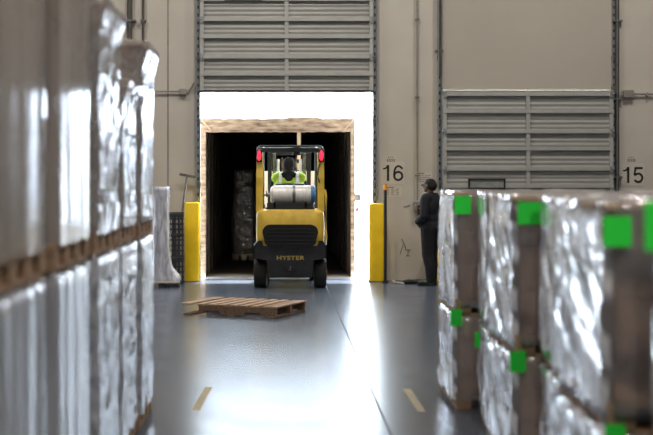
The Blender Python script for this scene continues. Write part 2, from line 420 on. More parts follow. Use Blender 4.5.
def notice(cx, cy, w, h, cols, rows, label):
    t = thing('wall_notice', label, 'notice', (px(cx, WY), WY - .003, pz(cy, WY)))
    MB().bx(-w / 2, w / 2, -.003, .002, -h / 2, h / 2).obj('sheet', M['paper'], t)
    MB().bx(-w * .46, w * .02, -.005, -.003, h * .36, h * .46).obj('heading', M['redprint'], t)
    rnd = random.Random(cx)
    for c in range(cols):
        b = MB()
        for r in range(rows):
            x0 = -w * .45 + c * w * .9 / cols; z0 = h * .27 - r * h * .72 / rows
            b.bx(x0, x0 + w * .9 / cols * rnd.uniform(.5, .82), -.005, -.003, z0 - h * .3 / rows, z0)
        b.obj('print_column', M['greyprint'], t)
notice(393.5, 191.5, .27, .17, 3, 4, 'small printed notice below the number 16 beside the pole')
notice(423.8, 178, .27, .19, 5, 4, 'gridded printed notice above the door control box')
# pen scrawl on the wall low beside the bay
b = MB()
def stroke(pts, r=.007): b.tube([(px(x, WY), WY - .004, pz(y, WY)) for x, y in pts], r, 5)
stroke([(401.5, 239), (403.5, 242), (402.8, 246), (401, 251), (400, 254)]); stroke([(404, 243), (405.8, 248.5)]); stroke([(405, 249.5), (411.5, 250.2)])
stroke([(408.5, 250), (407.6, 255.5)]); stroke([(406, 255.8), (410, 255.8)])
tag(b.obj('pen_scrawl', M['greyprint']), 'grey pen scrawl low on the wall between pole and man', 'graffiti')
b = MB()
stroke([(403.5, 206), (405, 207.2), (407, 206), (409.5, 205.2)], .008)
tag(b.obj('wall_scratch', M['greyprint']), 'short dark scratch on the wall left of the door control box', 'mark')
t = thing('door_control', 'grey and black door control box beside the man', 'control box', (px(417.5, WY), WY, pz(207, WY)))
MB().bx(-.075, .06, -.07, 0, -.06, .09, .008).obj('housing', M['conduit'], t)
MB().bx(-.01, .07, -.11, -.05, -.13, .03, .01).obj('button_station', M['blk'], t)
MB().cyl((.02, -.125, -.02), (.02, -.108, -.02), .016).obj('button', M['redprint'], t)
MB().cyl((-.04, -.08, .03), (-.04, -.07, .03), .014).obj('button', M['paper'], t)

# bollards and barrier pole
def bollard(x0, x1, y0, y1, z, d, label, flat=False):
    w = x1 - x0
    t = thing('bollard', label, 'bollard', ((x0 + x1) / 2, y0 + d / 2, 0))
    b = MB(); b.bx(-w / 2, w / 2, -d / 2, d / 2, .0, z, .03); smooth_by_angle(b.obj('bollard_body', M['yellow'], t))
    b = MB(); b.bx(-w / 2 - .02, w / 2 + .02, -d / 2 - .02, d / 2, 0, .012)
    for sx in (-1, 1): b.cyl((sx * (w / 2 + .0), -d / 2 - .005, .0), (sx * (w / 2), -d / 2 - .005, .03), .012)
    b.obj('base_plate', M['steel'], t)
    return t
D = 21.25
bollard(px(184.5, D), px(199, D), D, D, pz(202.5, D), .25, 'yellow steel guard post left of the open bay')
bollard(px(369.5, D), px(384, D), D, D, pz(203.5, D), .25, 'yellow steel guard post right of the open bay')
bollard(px(436, D), px(446, D), D, D, pz(232, D), .2, 'short yellow guard post half hidden behind the standing man')
D = 21.1
t = thing('barrier_pole', 'thin black pole with an orange tip leaning by the right yellow post', 'pole', (px(385.2, D), D, 0))
MB().cyl((0, 0, 0), (0, 0, pz(190, D)), .026).obj('pole', M['blk'], t)
MB().cyl((0, 0, pz(190, D)), (0, 0, pz(184.5, D)), .03, .024).obj('pole_tip', mat('orange_tip', (.85, .33, .02), .5), t)
MB().cyl((0, 0, 0), (0, 0, .02), .05).obj('pole_foot', M['blk'], t)

# black plastic pallets on edge + push squeegee, left of bay
D = 20.9
for i in range(2):
    x0, x1 = px(168, D), px(184, D); zt = pz(212 + 1.2 * i, D)
    t = thing('plastic_pallet', ['front black plastic grid pallet standing on edge by the yellow post',
                                 'rear black plastic grid pallet leaning nearest the wall'][i], 'pallet', ((x0 + x1) / 2 - .04 * i, D + i * .15, 0), group='black plastic pallets on edge')
    w, hgt = x1 - x0 + .05 * i, zt
    b = MB()
    for k in range(5):
        xx = -w / 2 + .02 + k * (w - .04) / 4; b.bx(xx - .012, xx + .012, -.04, .0, 0, hgt)
    for k in range(14):
        z = .015 + k * (hgt - .03) / 13; b.bx(-w / 2, w / 2, -.035, -.005, z - .012, z + .012)
    b.obj('grid_deck', M['blk'], t)
    for zz in (.0, hgt * .33, hgt * .66, hgt - .07):
        MB().bx(-w / 2, w / 2, -.05, .05, zz, zz + .05, .01).obj('edge_rail', M['blk'], t)
D = 21.2
t = thing('floor_squeegee', 'long-handled grey floor squeegee leaning behind the black pallets', 'squeegee', (0, 0, 0))
MB().cyl((px(174, D), D, .02), (px(185.5, D), D + .35, pz(175, D)), .017).obj('handle', M['steel'], t)
rotm = Matrix.Rotation(R(-6), 3, 'Y').inverted()
MB().box((px(186, D), D + .35, pz(175.5, D)), (.27, .04, .045), Matrix.Rotation(R(10), 3, 'Y'), .008).obj('blade', M['steel'], t)

# tall film-wrapped bundle on a small pallet base
D = 20.35
t = thing('wrapped_bundle', 'tall narrow bundle in milky film left of the black plastic pallets', 'bundle', (px(161, D), D, 0))
rnd = random.Random(3)
def ring(cx, cy, rx, ry, z, n=28, amp=.012):
    return [(cx + (rx + amp * math.sin(5 * a + z * 9) * .8 + rnd.uniform(-amp, amp) * .5) * math.copysign(abs(math.cos(a)) ** .55, math.cos(a)),
             cy + (ry + rnd.uniform(-amp, amp) * .5) * math.copysign(abs(math.sin(a)) ** .55, math.sin(a)), z) for a in [2 * math.pi * k / n for k in range(n)]]
prof = [(.08, .27), (.14, .265), (.2, .235), (.3, .18), (.42, .15), (.6, .135), (.8, .13), (1.0, .125), (1.2, .12), (1.4, .12), (1.5, .125), (1.56, .13)]
MB().loft([ring(.01 + (0.03 if z < .25 else 0), 0, w, .2, z) for z, w in prof]).obj('film_wrap', M['film_g'], t, True)
MB().bx(-.09, .09, -.13, .13, .12, 1.5, .01).obj('bundle_core', M['card2'], t)
b = MB()
for xx in (-.2, .03, .24): b.bx(xx - .05, xx + .05, -.22, .22, .0, .07)
b.obj('pallet_runner', M['blk'], t)
MB().bx(-.26, .3, -.23, .23, .07, .095).obj('pallet_deck', M['paper'], t)

# ------------------------------------------------------------------ truck trailer backed to the bay
TY = 22.48
tx0, tx1 = px(206, TY), px(350.5, TY); tzt = pz(132, TY)
ox0, ox1 = px(200, TY), px(355, TY); ozt = pz(118.5, TY)
TL = TY + 14.5
t = thing('truck_trailer', 'open truck trailer with a scuffed wooden frame backed up to bay 16', 'trailer', ((tx0 + tx1) / 2, TY, 0))
ox = t.location.x
def T(o): o.location.x -= ox; o.location.y -= TY; return o
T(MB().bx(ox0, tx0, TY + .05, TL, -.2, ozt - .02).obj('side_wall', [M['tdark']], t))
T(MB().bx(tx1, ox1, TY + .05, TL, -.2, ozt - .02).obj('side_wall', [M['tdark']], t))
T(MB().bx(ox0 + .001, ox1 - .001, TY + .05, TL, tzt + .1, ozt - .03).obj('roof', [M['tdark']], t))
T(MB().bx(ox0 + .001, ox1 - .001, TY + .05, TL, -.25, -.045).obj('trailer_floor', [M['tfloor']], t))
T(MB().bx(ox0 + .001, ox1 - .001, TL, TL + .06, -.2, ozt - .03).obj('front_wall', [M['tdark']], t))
T(MB().bx(ox0 - .003, ox0, TY + .06, TL, -.2, ozt).obj('outer_skin', M['twhite'], t))
T(MB().bx(ox1, ox1 + .003, TY + .06, TL, -.2, ozt).obj('outer_skin', M['twhite'], t))
T(MB().bx(ox0, ox1, TY + .07, TL, ozt - .03, ozt - .015).obj('roof_skin', M['twhite'], t))
# header: an uneven battered beam
b = MB(); n = 40; rnd = random.Random(5); pts = []
top = [(ox0 + (ox1 - ox0) * i / n, ozt + rnd.uniform(-.006, .006) + (.025 if 22 < i < 31 else 0)) for i in range(n + 1)]
bot = [(x, tzt + rnd.uniform(-.008, .008)) for x, z in top][::-1]
b.prism_xz(top + bot, TY - .04, TY + .10)
T(b.obj('header', M['twood'], t))
for sx, xa, xb in ((1, ox0, tx0), (-1, tx1, ox1)):
    b = MB(); b.bx(xa, xb, TY - .05, TY + .09, -.1, tzt + .0, .008); T(b.obj('door_post', M['twood'], t))
    c = xa + .02 if sx > 0 else xb - .02
    b = MB(); b.tube([(c, TY - .05, ozt - .02), (c + sx * .17, TY - .05, tzt + .03)], .016, 6); T(b.obj('corner_brace', M['wood2'], t))
T(MB().bx(ox1, ox1 + .10, TY - .02, TY + .05, pz(201, TY), pz(194, TY), .006).obj('latch', M['steel'], t))
T(MB().bx(ox1 + .01, ox1 + .07, TY - .02, TY + .05, pz(212, TY), pz(207, TY), .01).obj('marker_lamp', M['redprint'], t))
for k in range(12):
    T(MB().bx(tx0 + .0, tx0 + .025, TY + .7 + k * 1.1, TY + .76 + k * 1.1, 0, tzt + .05).obj('wall_post', M['tfloor'], t))
    T(MB().bx(tx1 - .025, tx1, TY + .7 + k * 1.1, TY + .76 + k * 1.1, 0, tzt + .05).obj('wall_post', M['tfloor'], t))
# dock plate bridging floor and trailer
t = thing('dock_plate', 'worn steel dock plate on the floor at the trailer mouth', 'dock plate', ((AX0 + AX1) / 2, WY + .1, 0))
MB().bx(tx0 + .02 - t.location.x, tx1 - .02 - t.location.x, .205, 1.3, -.03, .0).obj('plate', M['steel'], t)
MB().bx(tx0 + .02 - t.location.x, tx1 - .02 - t.location.x, .62, .74, .0, .004).obj('lip', mat('scuffed_wood_lip', (.30, .17, .09), .8, col2=(.06, .04, .03), scale=12), t)
# lashing strap hanging from roof
tag(MB().bx(px(299, 22.9) - .03, px(299, 22.9) + .03, 22.9, 22.92, 1.84, tzt + .098).obj('lashing_strap', M['lcard']), 'pale vertical strap hanging in the trailer mouth above the forklift', 'strap')
# outdoors ground of the truck yard
struct(MB().bx(-40, 40, WY + .2, 90, -1.35, -1.3).obj('yard_ground', M['ground']))

# ------------------------------------------------------------------ wooden pallets
def pallet_mesh(w, d, h, boards=7, n_str=3):
    """stringers along x, deck boards along y; one mesh"""
    b = MB(); t_ = .02
    for k in range(n_str):
        y = -d / 2 + .025 + k * (d - .05) / (n_str - 1); b.bx(-w / 2, w / 2, y - .022, y + .022, t_, h - t_)
    for k in range(boards):
        x = -w / 2 + .05 + k * (w - .1) / (boards - 1); b.bx(x - .047, x + .047, -d / 2, d / 2, h - t_, h)
    for k in range(4):
        x = -w / 2 + .05 + k * (w - .1) / 3; b.bx(x - .047, x + .047, -d / 2, d / 2, 0, t_)
    return b
def block_pallet(w, d, h):
    b = MB()
    for iy in range(4):
        y = -d / 2 + .06 + iy * (d - .12) / 3
        for ix in range(3):
            x = -w / 2 + .06 + ix * (w - .12) / 2; b.bx(x - .055, x + .055, y - .055, y + .055, .018, h - .02)
    for ix in range(3):
        x = -w / 2 + .06 + ix * (w - .12) / 2; b.bx(x - .05, x + .05, -d / 2, d / 2, 0, .018)
    for k in range(8):
        y = -d / 2 + .05 + k * (d - .1) / 7; b.bx(-w / 2, w / 2, y - .045, y + .045, h - .02, h)
    return b
# loose pallet on the floor, boards as parts
t = thing('wooden_pallet', 'empty wooden pallet lying askew on the floor behind the forklift', 'pallet', (-.395, 16.30, 0), R(-23.6))
w, d, h = 1.16, .95, .14
for k in range(3):
    y = -d / 2 + .025 + k * (d - .05) / 2
    b = MB(); x0 = -w / 2 + (.12 if k == 0 else 0)
    poly = [(x0, .022), (x0, h - .02), (w / 2, h - .02), (w / 2, .022), (.40, .022), (.37, .058), (.18, .058), (.15, .022), (-.15, .022), (-.18, .058), (-.37, .058), (-.40, .022)]
    b.prism_xz(poly, y - .022, y + .022); b.obj('stringer', M['wood2'], t)
xs = [-w / 2 - .06, -.44, -.295, -.15, 0.0, .15, .30, .46, w / 2 - .05]
for k, x in enumerate(xs):
    ww = .09 if k not in (0, 8) else .13
    b = MB(); b.box((x, 0, h - .009), (ww, d, .018), Matrix.Rotation(R(random.uniform(-.8, .8)), 3, 'Z'), .003); b.obj('deck_board', M['wood'], t)
for x in (-w / 2 - .03, 0, w / 2 - .05):
    b = MB(); b.bx(x - .05, x + .05, -d / 2 - .02, d / 2, .002, .02, .003); b.obj('bottom_board', M['wood2'], t)

# ------------------------------------------------------------------ shrink-wrapped loads
def wrap_mesh(w, d, z0, z1, seed, amp, fold, vertical, flare=0.0, skirt=.0, lid=False):
    """closed film sleeve around a load: rounded rectangle with wrinkles, folds and a gathered top"""
    b = MB(); rc = .05; base = []
    nx, ny = 16, 22
    pts = []
    def side(a, c, n):
        for i in range(n): pts.append((a[0] + (c[0] - a[0]) * i / n, a[1] + (c[1] - a[1]) * i / n))
    hw, hd = w / 2, d / 2
    side((-hw + rc, -hd), (hw - rc, -hd), nx); side((hw - rc, -hd), (hw, -hd + rc), 2); side((hw, -hd + rc), (hw, hd - rc), ny); side((hw, hd - rc), (hw - rc, hd), 2)
    side((hw - rc, hd), (-hw + rc, hd), nx); side((-hw + rc, hd), (-hw, hd - rc), 2); side((-hw, hd - rc), (-hw, -hd + rc), ny); side((-hw, -hd + rc), (-hw + rc, -hd), 2)
    nz = max(14, int((z1 - z0) / .04)); rings = []
    for j in range(nz + 1):
        f = j / nz; z = z0 + (z1 - z0) * f; r = []
        for x, y in pts:
            nrm = Vector((x / hw, y / hd, 0)); nrm = Vector((math.copysign(max(0, abs(nrm.x) - .86), nrm.x), math.copysign(max(0, abs(nrm.y) - .86), nrm.y), 0))
            nrm = nrm.normalized() if nrm.length > 1e-4 else Vector((0, 0, 0))
            if vertical: p = Vector((x * 7, y * 7, z * .9 + seed * 3.1))
            else: p = Vector((x * 3 + z * 2.6, y * 4.5 - z * 4.2, z * 2.4 + seed * 3.1))
            n1 = noise.noise(p); n2 = abs(noise.noise(p * 2.3 + Vector((5, 1, seed))))
            q = amp * (.7 * n1 + fold * (.5 - n2)) + .004
            q += flare * max(0, f - .85) / .15 + skirt * max(0, .12 - f) / .12
            zz = z + (.012 * noise.noise(Vector((x * 6, y * 6, seed))) if j in (0, nz) else 0)
            r.append((x + nrm.x * q, y + nrm.y * q, zz))
        rings.append(r)
    # gathered film over the top rim
    last = rings[-1]
    for s_, dz in ((.97, .012), (.90, .010)):
        rings.append([(x * s_, y * s_, z + dz * (1 + noise.noise(Vector((x * 9, y * 9, seed))))) for x, y, z in last])
    if lid:
        for s_, dz in ((.6, .006), (.25, 0)):
            rings.append([(x * s_, y * s_, z + dz + .012 * noise.noise(Vector((x * s_ * 9, y * s_ * 9, seed)))) for x, y, z in last])
    b.loft(rings, close=lid)
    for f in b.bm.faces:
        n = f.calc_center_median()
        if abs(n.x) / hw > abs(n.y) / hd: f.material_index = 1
    return b

def make_load(name, label, group, loc, rz, w, d, ph, hgt, nxc, nyc, nl, seed, side, filmmat, cardmat, amp, fold, vertical, sticker=None, top=False, flare=0.0, wrap_low=.05, cap=None, sidemat=None):
    """pallet + cartons in layers + film; side: which faces look at the aisle"""
    t = thing(name, label, 'pallet load', loc, rz, group)
    block_pallet(w, d, ph).obj('pallet', M['wood'], t)
    rnd = random.Random(seed)
    cw, cd, ch = (w - .05) / nxc, (d - .05) / nyc, (hgt - ph) / nl
    for l in range(nl):
        for ix in range(nxc):
            for iy in range(nyc):
                x = -w / 2 + .025 + cw * (ix + .5) + rnd.uniform(-.004, .004); y = -d / 2 + .025 + cd * (iy + .5) + rnd.uniform(-.004, .004); z = ph + ch * (l + .5)
                key = (round(cw, 3), round(cd, 3), round(ch, 3), cardmat.name)
                if key not in CARTONS:
                    b = MB(); b.box((0, 0, 0), (cw - .006, cd - .006, ch - .002), None, .006)
                    b.box((0, 0, ch / 2 - .0008), (cw - .01, .05, .001), None, 0, 1)
                    b.bx(-cw / 2 + .001, cw / 2 - .001, -.025, .025, ch / 2 - .06, ch / 2 - .004, 0, 1)
                    o = b.obj('carton', [cardmat, M['ctape']]); CARTONS[key] = o.data
                else:
                    o = bpy.data.objects.new('carton', CARTONS[key]); COL.objects.link(o)
                o.parent = t; o.location = (x, y, z); o.rotation_euler = (0, 0, R(rnd.uniform(-.8, .8)))
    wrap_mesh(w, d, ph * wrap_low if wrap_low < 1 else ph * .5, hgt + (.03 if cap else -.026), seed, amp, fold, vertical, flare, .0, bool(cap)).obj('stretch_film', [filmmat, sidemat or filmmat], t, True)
    if cap:
        MB().bx(-w / 2 - .01, w / 2 + .01, -d / 2 - .01, d / 2 + .01, hgt + .002, hgt + .028, .004).obj('cap_sheet', M['cardtop'], t)
    if sticker:
        for (sx_, sz_, sw, sh) in sticker:
            b = MB(); n = 5
            b.box((sx_, -d / 2 - .05, sz_), (sw, .003, sh)); b.obj('green_sticker', M['green'], t)
    return t
CARTONS = {}

# right-hand row: low double stacks.  aisle face x, near y, yaw, stickers
ZS = .70; TOPH = .848
rows = [  # near depth, aisle-face x at near edge, yaw deg, upper sticker px(x0,x1,y0,y1), lower sticker px
    (9.45, 1.275, 0.0, (453.5, 470, 196, 214), (449.5, 461, 308.5, 325)),
    (8.38, 1.345, -5.0, None, (480.5, 486, 331, 347)),
    (7.26, 1.315, 0.0, (516, 539, 202, 224), (508, 524, 350, 371)),
    (6.18, 1.345, -5.0, None, None),
    (5.06, 1.275, 0.0, (600, 628, 216, 246), (602, 622, 422, 446)),
    (3.95, 1.345, -3.0, (650, 672, 200, 250), None),
]
ordinal = ['farthest', 'second farthest', 'third from the far end', 'fourth from the far end', 'fifth from the far end', 'nearest']
extra = ['its corner nearest the standing man', 'set back between two stickered loads', 'with its brown cartons showing at the corner', 'wrapped in mostly white glare', 'a brown corner beside crinkled film', 'cut by the right picture edge']
W_, D_ = 1.12, .94
for i, (dn, fx, yaw, s1, s2) in enumerate(rows):
    rz = R(yaw)
    # near-left corner at (fx, dn)
    cl = Vector((fx, dn, 0)); off = Matrix.Rotation(rz, 3, 'Z') @ Vector((W_ / 2, D_ / 2, 0)); c = cl + off
    for tier in (0, 1):
        st = (s1, s2)[1 - tier] if False else (s2 if tier == 0 else s1)
        stl = None
        z0 = 0 if tier == 0 else ZS
        if st:
            xa, xb = px(st[0], dn), px(st[1], dn); za_, zb_ = pz(st[3], dn), pz(st[2], dn)
            stl = [((xa + xb) / 2 - c.x, (za_ + zb_) / 2 - z0, xb - xa, zb_ - za_)]
        lab = '%s low wrapped carton load, %s tier of the right row' % (ordinal[i], 'top' if tier else 'bottom')
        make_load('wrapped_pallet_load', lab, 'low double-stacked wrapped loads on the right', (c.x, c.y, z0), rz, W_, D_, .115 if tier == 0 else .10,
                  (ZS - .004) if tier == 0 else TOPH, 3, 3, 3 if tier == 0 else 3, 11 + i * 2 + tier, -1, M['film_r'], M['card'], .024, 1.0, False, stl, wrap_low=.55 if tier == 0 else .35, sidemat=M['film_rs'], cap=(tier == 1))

# left-hand row: tall double stacks
XF = -.93
lrow = [ # near depth, depth extent, top height, crinkled?
    (8.62, .88, 2.555, True), (7.64, .84, 2.28, True), (6.56, .93, 2.62, True), (5.38, .99, 2.66, False), (4.22, .96, 2.66, False), (3.06, .98, 2.66, False)]
words = ['farthest', 'second farthest', 'third from the far end', 'third from the near end', 'second nearest', 'nearest']
ZL = 1.285
for i, (dn, dd, top, cr) in enumerate(lrow):
    w = 1.10
    for tier in (0, 1):
        fx = XF + (.0 if i != 1 else -.01)
        c = (fx - w / 2, dn + dd / 2)
        z0 = 0 if tier == 0 else ZL
        hgt = (ZL - .004) if tier == 0 else top - ZL
        lab = '%s tall silvery wrapped load, %s tier of the left row' % (words[i], 'top' if tier else 'bottom')
        make_load('wrapped_pallet_load', lab, 'tall double-stacked wrapped loads on the left', (c[0], c[1], z0), 0, w, dd, .115, hgt, 3, 3, 4, 41 + i * 2 + tier, 1,
                  (M['film_lc'] if tier else M['film_lcl']) if cr else (M['film_l'] if tier else M['film_ll']), M['card2'], (.016 if cr else .004), 1.0 if cr else .3, not cr, None, flare=.05 if (cr and tier) else .0, wrap_low=.9, cap=(i == 0 and tier == 1))

# load standing inside the trailer, and one carried in front of the forklift
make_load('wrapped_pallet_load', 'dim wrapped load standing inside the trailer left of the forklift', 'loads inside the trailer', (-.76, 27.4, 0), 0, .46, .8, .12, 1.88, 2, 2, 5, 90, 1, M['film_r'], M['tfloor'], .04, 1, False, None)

# ------------------------------------------------------------------ floor tape
for k, (pts) in enumerate([((208.5, 387), (195.5, 410.5)), ((406.5, 389), (422, 412))]):
    (xa, ya), (xb, yb) = pts
    Da, Db = H * F / (ya - CY), H * F / (yb - CY)
    A, B = Vector((px(xa, Da), Da, 0)), Vector((px(xb, Db), Db, 0))
    dd = (B - A).normalized(); nn = Vector((-dd.y, dd.x, 0)) * .03
    b = MB(); rnd = random.Random(k); n = 14; L_, R_ = [], []
    for i in range(n + 1):
        p = A.lerp(B, i / n); L_.append(p + nn * (1 + rnd.uniform(-.1, .06))); R_.append(p - nn * (1 + rnd.uniform(-.1, .06)))
    vt = [b.bm.verts.new((p.x, p.y, .0015)) for p in L_ + R_[::-1]]; b.bm.faces.new(vt)
    tag(b.obj('floor_tape', M['tape']), ['worn yellow tape dash on the floor beside the left stacks', 'worn yellow tape dash on the floor beside the right stacks'][k], 'tape')

# ------------------------------------------------------------------ forklift (rear towards us)
fk = thing('forklift', 'yellow and black forklift seen from behind driving into the trailer', 'forklift', (px(290.3, 19.9), 19.9, 0))
S = 19.9 / F
def fx(x): return (x - 290.3) * S
def fz(y): return pz(y, 19.9)
def rr(hw, y0, y1, z, r, n=6, bulge=.0):
    """rounded rectangle ring in plan"""
    pts = []
    for (cx_, cy_, a0) in ((hw - r, y1 - r, 0), (-hw + r, y1 - r, 90), (-hw + r, y0 + r, 180), (hw - r, y0 + r, 270)):
        for k in range(n + 1):
            a = R(a0 + 90 * k / n); pts.append((cx_ + r * math.cos(a), cy_ + r * math.sin(a), z))
    return pts
# counterweight, yellow upper casting
b = MB()
b.loft([rr(.485, .10, .72, .60, .12), rr(.515, .02, .75, .66, .14), rr(.525, .0, .78, .80, .15), rr(.525, .0, .78, 1.02, .15), rr(.520, .01, .78, 1.15, .15), rr(.50, .03, .78, 1.20, .14), rr(.46, .08, .74, 1.215, .12)])
cw = smooth_by_angle(b.obj('counterweight', M['fyellow'], fk), 50)
# black lower casting with wheel cut-outs
b = MB(); poly = [(-.55, .47), (-.56, .66), (-.50, .735), (.50, .735), (.56, .66), (.55, .47), (.37, .44), (.35, .20), (.31, .175), (-.31, .175), (-.35, .20), (-.37, .44)]
b.loft([[(x * .96, .04, z) for x, z in poly], [(x, .0, z) for x, z in poly][:], [(x, .0 + .55, z) for x, z in poly]])
lo = b.obj('lower_bumper', M['fdark'], fk); lo.location.y = -.015
# black grille opening (rounded trapezoid) and slats
def trap(x0, x1, z0, z1, r, inset=0.0, n=5):
    pts = []
    corners = [((x1 - r * 1.1, z1 - r), 0), ((-x1 + r * 1.1, z1 - r), 90), ((-x0 + r, z0 + r), 180), ((x0 - r, z0 + r), 270)]
    for (cx_, cz_), a0 in corners:
        for k in range(n + 1):
            a = R(a0 + 90 * k / n); pts.append((cx_ + (r - inset) * math.cos(a), cz_ + (r - inset) * math.sin(a)))
    return pts
b = MB(); P1 = trap(.40, .44, fz(247.5), fz(224.5), .12); P2 = trap(.40, .44, fz(247.5), fz(224.5), .12, .02)
b.loft([[(x, .02, z) for x, z in P1], [(x, -.014, z) for x, z in P1], [(x, -.014, z) for x, z in P2], [(x, -.004, z) for x, z in P2]])
gr = b.obj('grille', M['grille'], fk)
b = MB()
for k in range(5):
    z = fz(244.5) + k * .057; hwid = .32 if k in (0, 4) else .38; b.box((0, -.010, z), (hwid * 2, .012, .012), Matrix.Rotation(R(20), 3, 'X'))
b.obj('grille_slat', M['grille'], gr)
lettering('maker_lettering', 'HYSTER', .085, mat('dull_gold_letters', (.42, .30, .08), .5), fk, (0, -.020, fz(258)), 1.35, .0022, spacing=1.08)
b = MB(); b.bx(-.10, .10, -.022, -.010, fz(271.5), fz(267), .008).obj('tow_slot', M['grille'], fk)
b = MB(); b.cyl((0, -.05, fz(269) - .02), (0, -.05, fz(269) + .05), .013).obj('tow_pin', M['steel'], fk)
# chassis, hood, steps
b = MB(); b.bx(-.50, .50, .74, 2.02, .22, .60, .03).bx(-.45, .45, .55, 1.45, .58, 1.02, .05); b.obj('chassis', M['fyellow'], fk)
b = MB(); b.bx(-.52, -.40, .9, 1.7, .30, .42, .01).bx(.40, .52, .9, 1.7, .30, .42, .01); b.obj('step', M['steel'], fk)
# wheels
def wheel(x, y, r, w, name):
    b = MB(); n = 28
    prof = [(-w / 2, r * .62), (-w / 2, r * .93), (-w * .38, r), (w * .38, r), (w / 2, r * .93), (w / 2, r * .62)]
    b.loft([[(px_, math.cos(a) * rr_, math.sin(a) * rr_) for a in [2 * math.pi * k / n for k in range(n)]] for px_, rr_ in prof])
    o = b.obj(name, M['rubber'], fk, True, (x, y, r)); smooth_by_angle(o, 40)
    b = MB(); b.cyl((-w * .42, 0, 0), (w * .52 * (1), 0, 0), r * .55, r * .55, 20); b.cyl((-w * .54, 0, 0), (w * .56, 0, 0), r * .25, r * .25, 12)
    b.obj('wheel_rim', M['fyellow'], o)
for sx in (-1, 1):
    wheel(sx * .465, .30, .225, .19, 'rear_wheel'); wheel(sx * .44, 1.85, .27, .22, 'front_wheel')
# overhead guard
gt = fz(146)
for sx in (-1, 1):
    b = MB(); path = [(sx * .475, .12, 1.18), (sx * .470, .10, 1.7), (sx * .465, .14, 2.06), (sx * .455, .22, gt - .03), (sx * .45, .34, gt)]
    pts = [Vector(p) for p in path]
    b.loft([[(p.x - .052, p.y - .02, p.z), (p.x + .052, p.y - .02, p.z), (p.x + .052, p.y + .07, p.z), (p.x - .052, p.y + .07, p.z)] for p in pts])
    b.obj('rear_guard_post', M['fyellow'], fk)
    b = MB(); b.tube([(sx * .45, 1.95, .6), (sx * .45, 1.72, 1.5), (sx * .45, 1.62, gt - .02)], .035, 8); b.obj('front_guard_post', M['fdark'], fk)
    b = MB(); b.bx(sx * .45 - .03, sx * .45 + .03, .25, 1.72, gt - .04, gt, .01); b.obj('guard_side_rail', M['fdark'], fk)
b = MB()
b.tube([(-.50, .12, gt - .14), (-.50, .12, gt - .04), (-.47, .12, gt + .004), (.47, .12, gt + .004), (.50, .12, gt - .04), (.50, .12, gt - .14)], .014, 8)
b.bx(-.49, .49, .13, .22, gt - .09, gt - .02, .01)
b.obj('guard_rear_crossbar', M['fdark'], fk)
for k in range(6):
    b = MB(); y = .42 + k * .23; b.bx(-.46, .46, y - .022, y + .022, gt - .05, gt - .01, .006); b.obj('guard_roof_bar', M['fdark'], fk)
# lamps
for sx in (-1, 1):
    b = MB(); b.bx(sx * .475 - .045, sx * .475 + .045, .055, .09, fz(162), fz(149), .01); hs = b.obj('tail_lamp', M['fdark'], fk)
    b = MB(); b.ball((sx * .478, .05, fz(155.5)), (.028, .018, .075)); b.obj('lamp_lens', M['red'], hs, True)
b = MB(); b.bx(.04, .16, .16, .22, fz(155), fz(145.5), .01); bc = b.obj('beacon', M['fdark'], fk)
b = MB(); b.ball((fx(297), .15, fz(150)), (.026, .02, .026)); b.obj('beacon_lens', M['lens'], bc, True)
# LPG tank laid across the counterweight
tz, ty, tr_ = (fz(185.5) + fz(204.5)) / 2, .26, (fz(185.5) - fz(204.5)) / 2
b = MB(); n = 28; prof = [(-.345, .03), (-.34, .095), (-.325, .122), (-.30, tr_ * .97), (-.18, tr_), (-.10, tr_), (-.095, tr_ + .004), (-.085, tr_), (.18, tr_), (.20, tr_ + .003), (.21, tr_), (.30, tr_), (.325, .122), (.335, .06)]
x00 = fx(292.5)
b.loft([[(x, math.cos(a) * q, math.sin(a) * q) for a in [2 * math.pi * k / n for k in range(n)]] for x, q in prof])
tk = b.obj('fuel_tank', M['tank'], fk, True, (x00, ty, tz)); smooth_by_angle(tk, 30)
b = MB(); b.loft([[(x, math.cos(a) * q, math.sin(a) * q) for a in [2 * math.pi * k / n for k in range(n)]] for x, q in [(.285, .147), (.345, .147), (.352, .14), (.354, .10)]]); b.obj('tank_collar', M['blue'], tk, False)
b = MB(); b.loft([[(x, math.cos(a) * q, math.sin(a) * q) for a in [2 * math.pi * k / n for k in range(n)]] for x, q in [(.005, .149), (.005, .154), (.045, .154), (.045, .149)]]); b.bx(.0, .05, -.18, -.14, -.02, .04, .006); b.obj('tank_strap', M['steel'], tk)
b = MB(); b.cyl((-.41, 0, 0), (-.34, 0, 0), .035, .03).cyl((-.40, -.03, 0), (-.40, -.03, .06), .012); b.obj('tank_valve', M['steel'], tk)
b = MB(); b.bx(-.38, .38, .12, .42, 1.20, 1.245, .01)
for sx in (-.24, .24): b.bx(sx - .025, sx + .025, .10, .42, 1.23, tz - .10, .008)
b.bx(-.36, .36, .10, .13, 1.22, tz - .12, .004)
b.obj('tank_cradle', M['fdark'], fk)
b = MB(); b.tube([(-.38, .2, tz), (-.44, .22, tz - .02), (-.46, .3, tz - .12), (-.44, .4, 1.2)], .012, 6); b.obj('fuel_hose', M['blk'], fk)
# seat, cowl, steering wheel
b = MB(); b.bx(-.25, .25, .72, 1.18, 1.02, 1.12, .04); b.bx(-.24, .24, .64, .74, 1.08, 1.62, .045); b.obj('driver_seat', M['fdark'], fk)
b = MB(); b.bx(-.35, .35, 1.62, 1.86, .60, 1.22, .05); b.obj('dash_cowl', M['fdark'], fk)
b = MB(); b.tube([(.0, 1.66, 1.2), (0, 1.50, 1.38)], .025)
b.tube([(.16 * math.cos(a), 1.50 + .10 * math.sin(a), 1.39 + .11 * math.sin(a)) for a in [2 * math.pi * k / 24 for k in range(25)]], .014, 8); b.obj('steering_wheel', M['blk'], fk)
